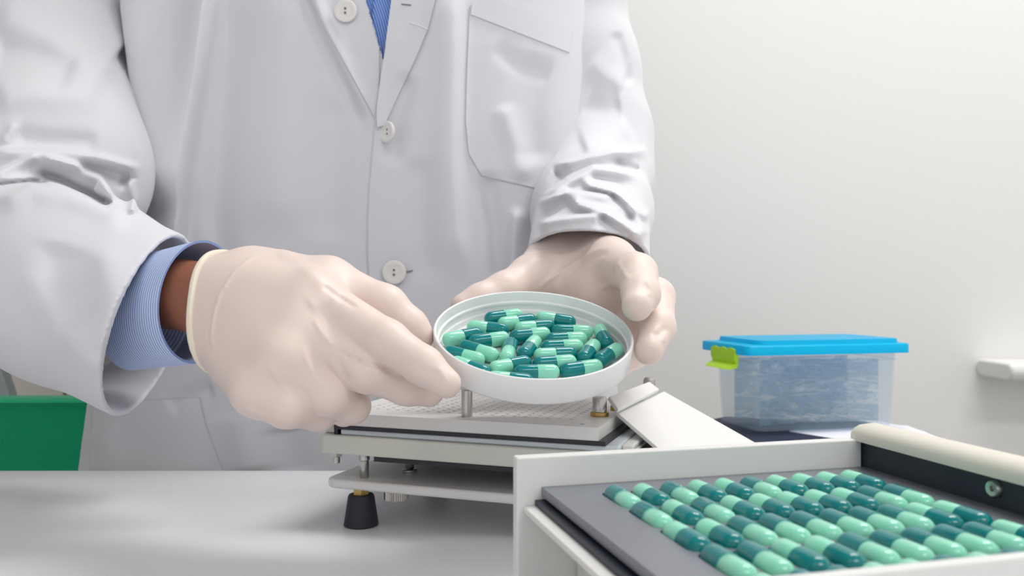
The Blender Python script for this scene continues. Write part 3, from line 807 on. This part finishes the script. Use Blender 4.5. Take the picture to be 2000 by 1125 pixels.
for it in range(500):
    sp = (cen[:, None]+dirs[:, None]*ts[None, :, None]).reshape(-1, 3)
    df = sp[:, None]-sp[None]; ds = np.sqrt((df**2).sum(-1))+1e-9
    ov = np.where((own[:, None] != own[None]) & (ds < 2*CR+.0001), 2*CR+.0001-ds, 0)
    n3 = df/ds[..., None]; n3[..., 2] += .25*np.sign((own[:, None] % 3)-(own[None] % 3)); n3 /= np.maximum(np.linalg.norm(n3, axis=-1), 1e-9)[..., None]
    push = (ov[..., None]*n3).sum(1)
    mv = np.zeros_like(cen); np.add.at(mv, own, push)
    mx = np.sqrt((mv**2).sum(1))[:, None]; cen += mv*np.minimum(1, .0006/np.maximum(mx, 1e-9))*.5
    cen[:, 2] = np.maximum(cen[:, 2]-.00006, ez)
    r2 = np.hypot(sp[:, 0], sp[:, 1]); lim = RAD-.0046-CR
    out = np.maximum(r2-lim, 0); pv = -(sp[:, :2]/np.maximum(r2, 1e-6)[:, None])*out[:, None]
    for i in range(nC):
        k = np.argmax(out[own == i]); cen[i, :2] += pv[own == i][k]*.6
R3 = Md.to_3x3()
for i in range(nC):
    capsule(Md @ Vector(cen[i]), R3 @ Vector(dirs[i]), LID[i][4], 'capsules in the white lid')

# ------------------------------------------------------------------ capsule filling machine in the middle
TH = math.radians(-19.6)
mc = tag(empty('capsule_filling_machine', (-.1224, .561, T), TH), 'white capsule filling machine on a black rubber foot under the lid', 'capsule machine')
LX, LY = .184, .145
def hole_plate(x0, x1, y0, y1, z0, z1, nx, ny, hx, hy, mx0, mx1, my0, my1, seg=12, ang=0):
    """plate with a grid of real holes, elongated when hx != hy (stadium)"""
    mb = MB(); cx = (x1-mx1-x0-mx0)/nx; cy = (y1-my1-y0-my0)/ny
    def hole(c, z):
        out = []
        for k in range(seg):
            a = 2*math.pi*(k+.5)/seg; r = min(hx, hy)
            ex, ey = r*math.cos(a), r*math.sin(a)
            ex += math.copysign(max(hx-r, 0), ex); ey += math.copysign(max(hy-r, 0), ey)
            out.append((c[0]+ex, c[1]+ey, z))
        return out
    def per(c, z):
        out = []
        for k in range(seg):
            a = 2*math.pi*(k+.5)/seg; m = max(abs(math.cos(a)), abs(math.sin(a)))
            ex, ey = math.cos(a)/m, math.sin(a)/m
            # snap the cell outline to its corners
            if seg % 8 == 4 or seg % 8 == 0:
                pass
            out.append((c[0]+ex*cx/2, c[1]+ey*cy/2, z))
        return out
    for i in range(nx):
        for j in range(ny):
            c = (x0+mx0+(i+.5)*cx, y0+my0+(j+.5)*cy)
            hv, pv_ = hole(c, z1), per(c, z1); hb = hole(c, z0)
            v = pv_+hv+hb; f = []
            for k in range(seg):
                l = (k+1) % seg
                f.append((k, l, seg+l, seg+k)); f.append((seg+k, seg+l, 2*seg+l, 2*seg+k))
            # corner triangles
            n0 = len(v)
            cs = [(c[0]+sx*cx/2, c[1]+sy*cy/2, z1) for sx, sy in ((1,1),(-1,1),(-1,-1),(1,-1))]
            for qd, cp in enumerate(cs):
                best = None
                for k in range(seg):
                    l = (k+1) % seg
                    a, b = pv_[k], pv_[l]
                    if abs(a[0]-b[0]) > 1e-6 and abs(a[1]-b[1]) > 1e-6:
                        mxp = ((a[0]+b[0])/2-c[0], (a[1]+b[1])/2-c[1])
                        if (mxp[0] > 0) == (cp[0] > c[0]) and (mxp[1] > 0) == (cp[1] > c[1]):
                            v.append(cp); f.append((k, len(v)-1, l))
            mb.add(v, f)
    xi0, xi1, yi0, yi1 = x0+mx0, x1-mx1, y0+my0, y1-my1
    for a, b, c, d in ((x0, x1, y0, yi0), (x0, x1, yi1, y1), (x0, xi0, yi0, yi1), (xi1, x1, yi0, yi1)):
        mb.add([(a,c,z1),(b,c,z1),(b,d,z1),(a,d,z1)], [(0,1,2,3)])
    mb.add([(x0,y0,z0),(x1,y0,z0),(x1,y1,z0),(x0,y1,z0),(x0,y0,z1),(x1,y0,z1),(x1,y1,z1),(x0,y1,z1)], [(0,1,5,4),(1,2,6,5),(2,3,7,6),(3,0,4,7)])
    return mb
hole_plate(0, LX, 0, LY, .0655, .0734, 20, 14, .0015, .0015, .012, .02, .022, .012, 12).build('top_plate', M_acryl, mc, False, None)
MB().box(.002, LX-.002, .002, LY-.002, .0656, .0722).build('hole_backing', M_acryl, mc, False, None)
MB().box(.005, LX+.0045, -.0004, LY+.002, .0628, .0655).build('black_plate', M_black, mc, False, None)
MB().box(.009, LX+.012, .001, LY+.01, .0590, .0628).build('middle_plate', M_milky, mc, False, None, .0012)
MB().prism(rrect(-.0065, LX+.020, -.002, LY+.02, .006), .0465, .0590).build('frame', M_frame, mc, True, 40, .0012)
MB().box(-.0045, .004, .004, .03, .0590, .0672).build('hinge_block', M_frame, mc, False, None, .0012)
MB().box(.004, .0068, .0015, .03, .0590, .0655).build('hinge_shim', M_black, mc, False, None)
MB().box(.034, LX, .001, LY, .0430, .0465).build('under_plate', M_black, mc, False, None)
MB().prism(rrect(-.001, LX+.02, -.003, LY+.01, .008), .0240, .0302).build('base_plate', M_acryl, mc, True, 40, .0018)
def post(x, y, r, z0, z1, name, m, seg=20): return MB().lathe([(r*.9, z0), (r, z0+.0005), (r, z1-.0005), (r*.88, z1)], seg, (x, y, 0)).build(name, m, mc)
post(.0230, .0080, .0030, .0300, .0465, 'support_post', M_steel); post(.0230, .0080, .0036, .0415, .0465, 'post_collar', M_steel)
post(.16, .0080, .0030, .0300, .0465, 'support_post', M_steel); post(.0230, .12, .0030, .0300, .0465, 'support_post', M_steel); post(.16, .12, .0030, .0300, .0465, 'support_post', M_steel)
post(.043, .035, .0052, .0300, .0322, 'adjusting_screw', M_steel); post(.043, .035, .003, .0322, .0437, 'adjusting_screw', M_steel)
MB().lathe([(.0015, .0385), (.0024, .0390), (.0024, .0430)], 14, (.0030, .006, 0)).build('frame_bolt', M_steel, mc)
MB().lathe([(.0042, .0435), (.0042, .0465)], 6, (.0030, .006, 0)).build('bolt_nut', M_steel, mc)
# knurled knob under the base plate
mb = MB(); kn = []
for i in range(72):
    a = 2*math.pi*i/72; r = .0076+(.0004 if i % 2 else 0); kn.append((.044+r*math.cos(a), .013+r*math.sin(a)))
mb.prism(kn, .0166, .0240).build('knurled_knob', M_steel, mc, False, None)
for x, y in ((.0235, -.0), (.165, -.0), (.0235, .12), (.165, .12)):
    MB().lathe([(.0055, .0195), (.0055, .0245)], 6, (x, y+.003, 0)).build('foot_nut', M_brass, mc)
    MB().lathe([(.0100, 0), (.0114, .0008), (.0112, .0020), (.0087, .0188), (.0080, .0203), (.0060, .0206)], 32, (x, y+.003, 0)).build('rubber_foot', M_rubber, mc)
# upright pins on the top plate
def to_mc(p):
    d = np.array(p)-np.array([-.1224, .561, T]); c, s = math.cos(-TH), math.sin(-TH)
    return np.array([c*d[0]-s*d[1], s*d[0]+c*d[1], d[2]])
p1 = to_mc(P(912, 813, .0826*F/250.5)); MB().lathe([(.0036, .0734), (.0036, .0900), (.0030, .0908)], 24, (p1[0], p1[1], 0)).build('guide_pin', M_steel, mc)
p2 = to_mc(P(1171, 812, .0826*F/250.))
MB().lathe([(.0058, .0734), (.0060, .0745), (.0058, .0760), (.0046, .0764)], 28, (p2[0], p2[1], 0)).build('brass_washer', M_brass, mc)
MB().lathe([(.0047, .0764), (.0047, .0850), (.0042, .0858), (.0, .0858)], 28, (p2[0], p2[1], 0)).build('guide_pin', M_steel, mc)
MB().lathe([(.0012, .0734), (.0016, .0738), (.0, .0739)], 16, (LX-.012, .010, 0)).build('plate_screw', M_milky, mc)
# right-hand end: white rail, black block, steel pin
MB().box(LX+.012, LX+.019, .010, LY, .0590, .0622).build('side_rail', M_acryl, mc, False, None, .001)
MB().prism([(LX+.019, .012), (LX+.030, .012), (LX+.030, .06), (LX+.019, .06)], .0500, .0575).build('latch_block', M_black, mc, False, None, .0015)
MB().lathe([(.0035, .040), (.0035, .0520), (.0028, .053)], 18, (LX+.028, .012, 0)).build('latch_pin', M_steel, mc)
MB().box(LX+.016, LX+.042, .02, .05, .0420, .0465).build('latch_bracket', M_steel, mc, False, None, .001)
# sloping loading ramp clamped on the machine's right
A = P(1203, 803, .540); B = P(1297, 764, .645)
def ramp_plane():
    ab = B-A; hd = np.array([ab[1], -ab[0], 0]); hd /= np.linalg.norm(hd)
    # slope so that the far edge meets the picture point (1482, 869)
    best = None
    for sl in np.linspace(.1, 1.5, 400):
        dn = hd-np.array([0, 0, sl]); t = np.linspace(.02, .2, 200); pts = B+t[:, None]*dn
        d = np.hypot(1000+pts[:, 0]/pts[:, 1]*F-1482, 562.5-(pts[:, 2]-H)/pts[:, 1]*F-869); k = d.argmin()
        if best is None or d[k] < best[0]: best = (d[k], sl, t[k])
    return hd, best
hd, bs = ramp_plane(); dn = hd-np.array([0, 0, bs[1]]); nn = np.cross(B-A, dn); nn /= np.linalg.norm(nn); nn = nn if nn[2] > 0 else -nn
def on_plane(px, py, off=0.0):
    o = np.array([0, 0, H]); d = P(px, py, 1.0)-o; t = np.dot(A+nn*off-o, nn)/np.dot(d, nn); return o+d*t
zmin = T+.0035
C1 = B+dn*((B[2]-zmin)/bs[1])
E = on_plane(1290, 878); E1 = A+(E-A)*1.25
quad = [A, E1, C1, B]
ramp = tag(empty('loading_ramp', tuple(A)), 'white sloping loading board clamped beside the machine, behind the front tray', 'board')
q = [p-A for p in quad]; MB().slab(q, -nn, .0025).build('ramp_board', M_acryl, ramp, False, None, .0006)
S = [on_plane(1190, 774, .004), on_plane(1208, 800, .004), on_plane(1288, 760, .004), on_plane(1268, 745, .004)]
MB().slab([p-A for p in S], -nn, .0028).build('clamp_bar', M_acryl, ramp, False, None, .0006)
g = on_plane(1268, 752, -.001)-A; MB().lathe([(.0045, -.006), (.0045, .004), (.003, .006), (0, .006)], 18, tuple(g)).build('clamp_screw', M_steel, ramp)
g = on_plane(1203, 797, -.001)-A; MB().lathe([(.0036, -.0016), (.0036, .0015), (.003, .002), (0, .002)], 6, tuple(g)).build('clamp_nut', M_brass, ramp)

# ------------------------------------------------------------------ front capsule tray
TT = math.radians(15.0)
TS = 1.1; hp = .0775*TS; zp = T+.156-hp
o0 = P(1058, 951, hp*F/388.5)             # far left corner of the slotted plate
tr = tag(empty('capsule_tray', (o0[0], o0[1], T), TT), 'white machine tray with a dark slotted plate of capsules in the foreground', 'capsule tray')
tr.scale = (TS, TS, TS); zr = (zp-T)/TS            # plate top above the table
RP, CP = .01135, .02545
c0w = P(1217, 965, .0755*TS*F/402.5)
d0 = c0w-np.array([o0[0], o0[1], T]); cs_, sn_ = math.cos(-TT), math.sin(-TT)
c0 = np.array([cs_*d0[0]-sn_*d0[1], sn_*d0[0]+cs_*d0[1]])/TS   # first capsule in tray axes (x right, y away)
NXC, NYC = 10, 5
x_in = c0[0]-RP/2; W = x_in+NXC*RP+.0150
y_far = c0[1]+CP/2; DEP = .142
hole_plate(0, W, -DEP, 0, zr-.0036, zr, NXC, NYC, CR/TS+.0005, CL/2/TS+.0006, x_in, W-x_in-NXC*RP, DEP+y_far-NYC*CP, -y_far, 20).build('slot_plate', M_anod, tr, False, None)
MB().box(-.0028, W, -DEP, -.0003, zr-.0069, zr-.0048).build('slot_floor_shade_strip', M_navy, tr, False, None)  # floor under the capsules; navy strip past the plate edge is painted shade
MB().box(-.0075, W+.004, -DEP-.004, -.0003, zr-.0095, zr-.0070).build('ledge_plate', M_acryl, tr, False, None, .0006)
MB().box(.014, W, -DEP, -.001, .012, zr-.0095).build('tray_base', M_frame, tr, False, None, .001)
for x in (.03, W-.02):
    for y in (-.02, -DEP+.02): MB().lathe([(.009, 0), (.0095, .001), (.008, .012)], 20, (x, y, 0)).build('rubber_foot', M_rubber, tr)
wz = zr+.0118
MB().box(-.0100, W-.0005, .0002, .0062, .010, wz).build('back_panel', M_acryl, tr, False, None, .0008)
MB().box(-.0100, W+.012, -DEP-.0085, -DEP-.0045, .010, wz+.001).build('front_panel', M_acryl, tr, False, None, .0008)
MB().box(W+.0002, W+.005, -DEP-.004, .004, zr-.007, zr+.0125).build('side_panel', M_navy, tr, False, None)
# cream rail with rounded top along the right side
rp = [(-.0035, 0), (-.0035, .003), (-.002, .0055), (.0015, .0072), (.006, .0076), (.0105, .0062), (.0125, .003), (.0125, 0)]
mb = MB(); n = len(rp); ys = [.010, .0085, .005, .000, -.04, -.09, -DEP-.004]; sc = [.25, .55, .85, 1, 1, 1, 1]
v = [(W+.0045+(x-.0045)*s, y, zr+.0112+z*s) for y, s in zip(ys, sc) for x, z in rp]
f = [tuple(range(n)), tuple((len(ys)-1)*n+i for i in range(n-1,-1,-1))]
for k in range(len(ys)-1): f += [(k*n+i, (k+1)*n+i, (k+1)*n+(i+1)%n, k*n+(i+1)%n) for i in range(n)]
mb.add(v, f).build('top_rail', M_cream, tr, True, 50)
sw = MB().lathe([(.0006, .0004), (.0010, .0016), (.0026, .0018), (.0032, .0010), (.0034, 0)], 24).build('panel_screw', M_steel, tr)
def tray_px(x, y):
    q_ = Matrix.Rotation(TT, 3, 'Z') @ Vector((x, y, 0))*TS; return 1000+(q_.x+o0[0])/(q_.y+o0[1])*F
ysw = min(np.linspace(-.12, 0, 200), key=lambda y: abs(tray_px(W, y)-1943))
sw.location = (W+.0002, ysw, zr+.0066); sw.rotation_euler = (0, -math.pi/2, 0)
# capsules in the slots; T means the teal end points away from the viewer
PAT = ['TMTMMTMMMM', 'TMTMMMMMTT', 'MMTTTTTTMM', 'TTMMTTTTTM', 'MTTMMTMTTM']
ROWN = ['back row', 'second row', 'third row', 'fourth row', 'front row']; ORD = ['first', 'second', 'third', 'fourth', 'fifth', 'sixth', 'seventh', 'eighth', 'ninth', 'tenth']
Rz = Matrix.Rotation(TT, 3, 'Z')
for r in range(NYC):
    for c in range(NXC):
        loc = Rz @ Vector((c0[0]+c*RP, c0[1]-r*CP, zr-.00055))*TS+Vector((o0[0], o0[1], T))
        ax = Rz @ Vector((0, 1 if PAT[r][c] == 'T' else -1, 0))
        capsule(loc, ax, '%s capsule from the left, %s of tray, %s end near the viewer' % (ORD[c], ROWN[r], 'mint' if PAT[r][c] == 'T' else 'teal'), 'capsules in the tray slots')

# ------------------------------------------------------------------ plastic box, papers and dark folder on the counter
BX = P(1478, 845, .90); bth = math.atan2(.0393*1.1, .175)
ZC = T-.005
fo = tag(empty('dark_folder', (.30, .93, ZC)), 'dark navy folder lying under the plastic box', 'folder')
MB().prism([(-.075, -.09), (.06, -.09), (.12, .04), (-.04, .10), (-.09, .05)], 0, .0045).build('folder_cover', M_folder, fo, False, None, .001)
pa = tag(empty('paper_sheets', (.40, .90, ZC)), 'white paper sheets lying right of the dark folder under the box', 'paper')
MB().prism([(-.098, .02), (-.06, -.035), (.04, -.045), (.048, .02), (.03, .09), (-.03, .09)], .0046, .0052).build('paper_sheet', M_paper, pa, False, None)
MB().prism([(-.02, -.05), (.045, -.05), (.05, .06), (.0, .09)], 0, .0045).build('paper_sheet', M_paper, pa, False, None)
bx = tag(empty('storage_box', (BX[0], BX[1], T+.0006), bth), 'translucent plastic storage box with bright blue lid and green clip', 'box')
BL, BD, BH = .170, .085, .088; tp = .004
def shell(z0, z1, e0, e1, th_, bottom=True):
    def rr(e, ins): return rrect(-e+ins, BL+e-ins, -e+ins, BD+e-ins, .010-ins*.5, 5)
    o0_, o1_ = rr(e0, 0), rr(e1, 0); i0, i1 = rr(e0, th_), rr(e1, th_); n = len(o0_)
    v = [(x,y,z0) for x,y in o0_]+[(x,y,z1) for x,y in o1_]+[(x,y,z1) for x,y in i1]+[(x,y,z0+th_) for x,y in i0]
    f = []
    for k in range(3): f += [(k*n+i, k*n+(i+1)%n, (k+1)*n+(i+1)%n, (k+1)*n+i) for i in range(n)]
    if bottom: f += [tuple(range(n-1,-1,-1)), tuple(3*n+i for i in range(n))]
    else:
        v = [(p[0], p[1], z0) if i >= 3*n else p for i, p in enumerate(v)]; f += [(3*n+i, 3*n+(i+1)%n, (i+1)%n, i) for i in range(n)]
    return MB().add(v, f)
shell(.002, BH, 0, tp, .0014).build('box_tub', M_clear, bx, True, 40)
MB().prism(rrect(.012, BL-.012, .010, BD-.010, .006), 0, .002).build('box_foot', M_clear, bx, False, None)
shell(BH*.86, BH*.872, tp+.0005, tp+.0005, .001, False).build('box_rib', M_clear, bx, True, 40)
# lid: rim plus raised top with cut corners
mb = MB(); r0 = rrect(-.018, BL+.014, -.011, BD+.011, .008, 4); r1 = rrect(-.018, BL+.014, -.011, BD+.011, .008, 4); r2 = rrect(-.001, BL+.006, -.004, BD+.004, .012, 4)
n = len(r0); v = [(x,y,BH-.004) for x,y in r0]+[(x,y,BH+.0050) for x,y in r1]+[(x*.995+.0005,y*.97+.001,BH+.0062) for x,y in r1]+[(x,y*1.05-.002,BH+.0070) for x,y in r2]+[(x*.99+.001,y*1.03-.001,BH+.0115) for x,y in r2]
f = [tuple(range(n-1,-1,-1)), tuple(4*n+i for i in range(n))]
for k in range(4): f += [(k*n+i, k*n+(i+1)%n, (k+1)*n+(i+1)%n, (k+1)*n+i) for i in range(n)]
mb.add(v, f).build('box_lid', M_blue, bx, True, 50)
# green clip on the left end with a wavy top and a lip
mb = MB(); N = 40; v = []
yy = np.linspace(.012, .066, N)
for y in yy:
    wv = .0022*abs(math.sin((y-.012)/.054*math.pi*3))
    sec = [(-.0195, BH+.0005+wv), (-.0200, BH-.008), (-.0175, BH-.014), (-.0255, BH-.0185), (-.0265, BH-.0205), (-.016, BH-.0185), (-.0145, BH-.008), (-.0165, BH+.0005+wv)]
    v += [(a, y, b) for a, b in sec]
f = [tuple(range(7,-1,-1)), tuple((N-1)*8+i for i in range(8))]
for k in range(N-1): f += [(k*8+i, k*8+(i+1)%8, (k+1)*8+(i+1)%8, (k+1)*8+i) for i in range(8)]
mb.add(v, f).build('box_clip', M_lime, bx, True, 50)
# crumpled clear bag inside the box
bag = tag(empty('plastic_bag', (BX[0], BX[1], T+.0006), bth), 'crumpled clear plastic bag inside the translucent box', 'bag')
from mathutils import noise
NU, NV = 90, 46; v = []
for i in range(NU):
    for j in range(NV):
        u_, w_ = i/(NU-1), j/(NV-1)
        x = .011+u_*(BL-.022); z = .006+w_*(BH-.018)
        p = Vector((u_*7+w_*4, w_*5-u_*3, 1.3))
        d = 1-abs(noise.noise(p)); d2 = 1-abs(noise.noise(p*2.3+Vector((4, 2, 0))))
        y = .0125+(.014*(1-d**2)+.008*(1-d2**2)+.004*w_)*max(0, math.sin(math.pi*u_))**.35
        v.append((x, y, z))
f = [(i*NV+j, (i+1)*NV+j, (i+1)*NV+j+1, i*NV+j+1) for i in range(NU-1) for j in range(NV-1)]
v += [(x, BD-.012-.4*y, z) for x, y, z in v]
f += [tuple(NU*NV+k for k in q[::-1]) for q in f[:]]
mesh('bag_film', v, f, M_bag, bag, True)
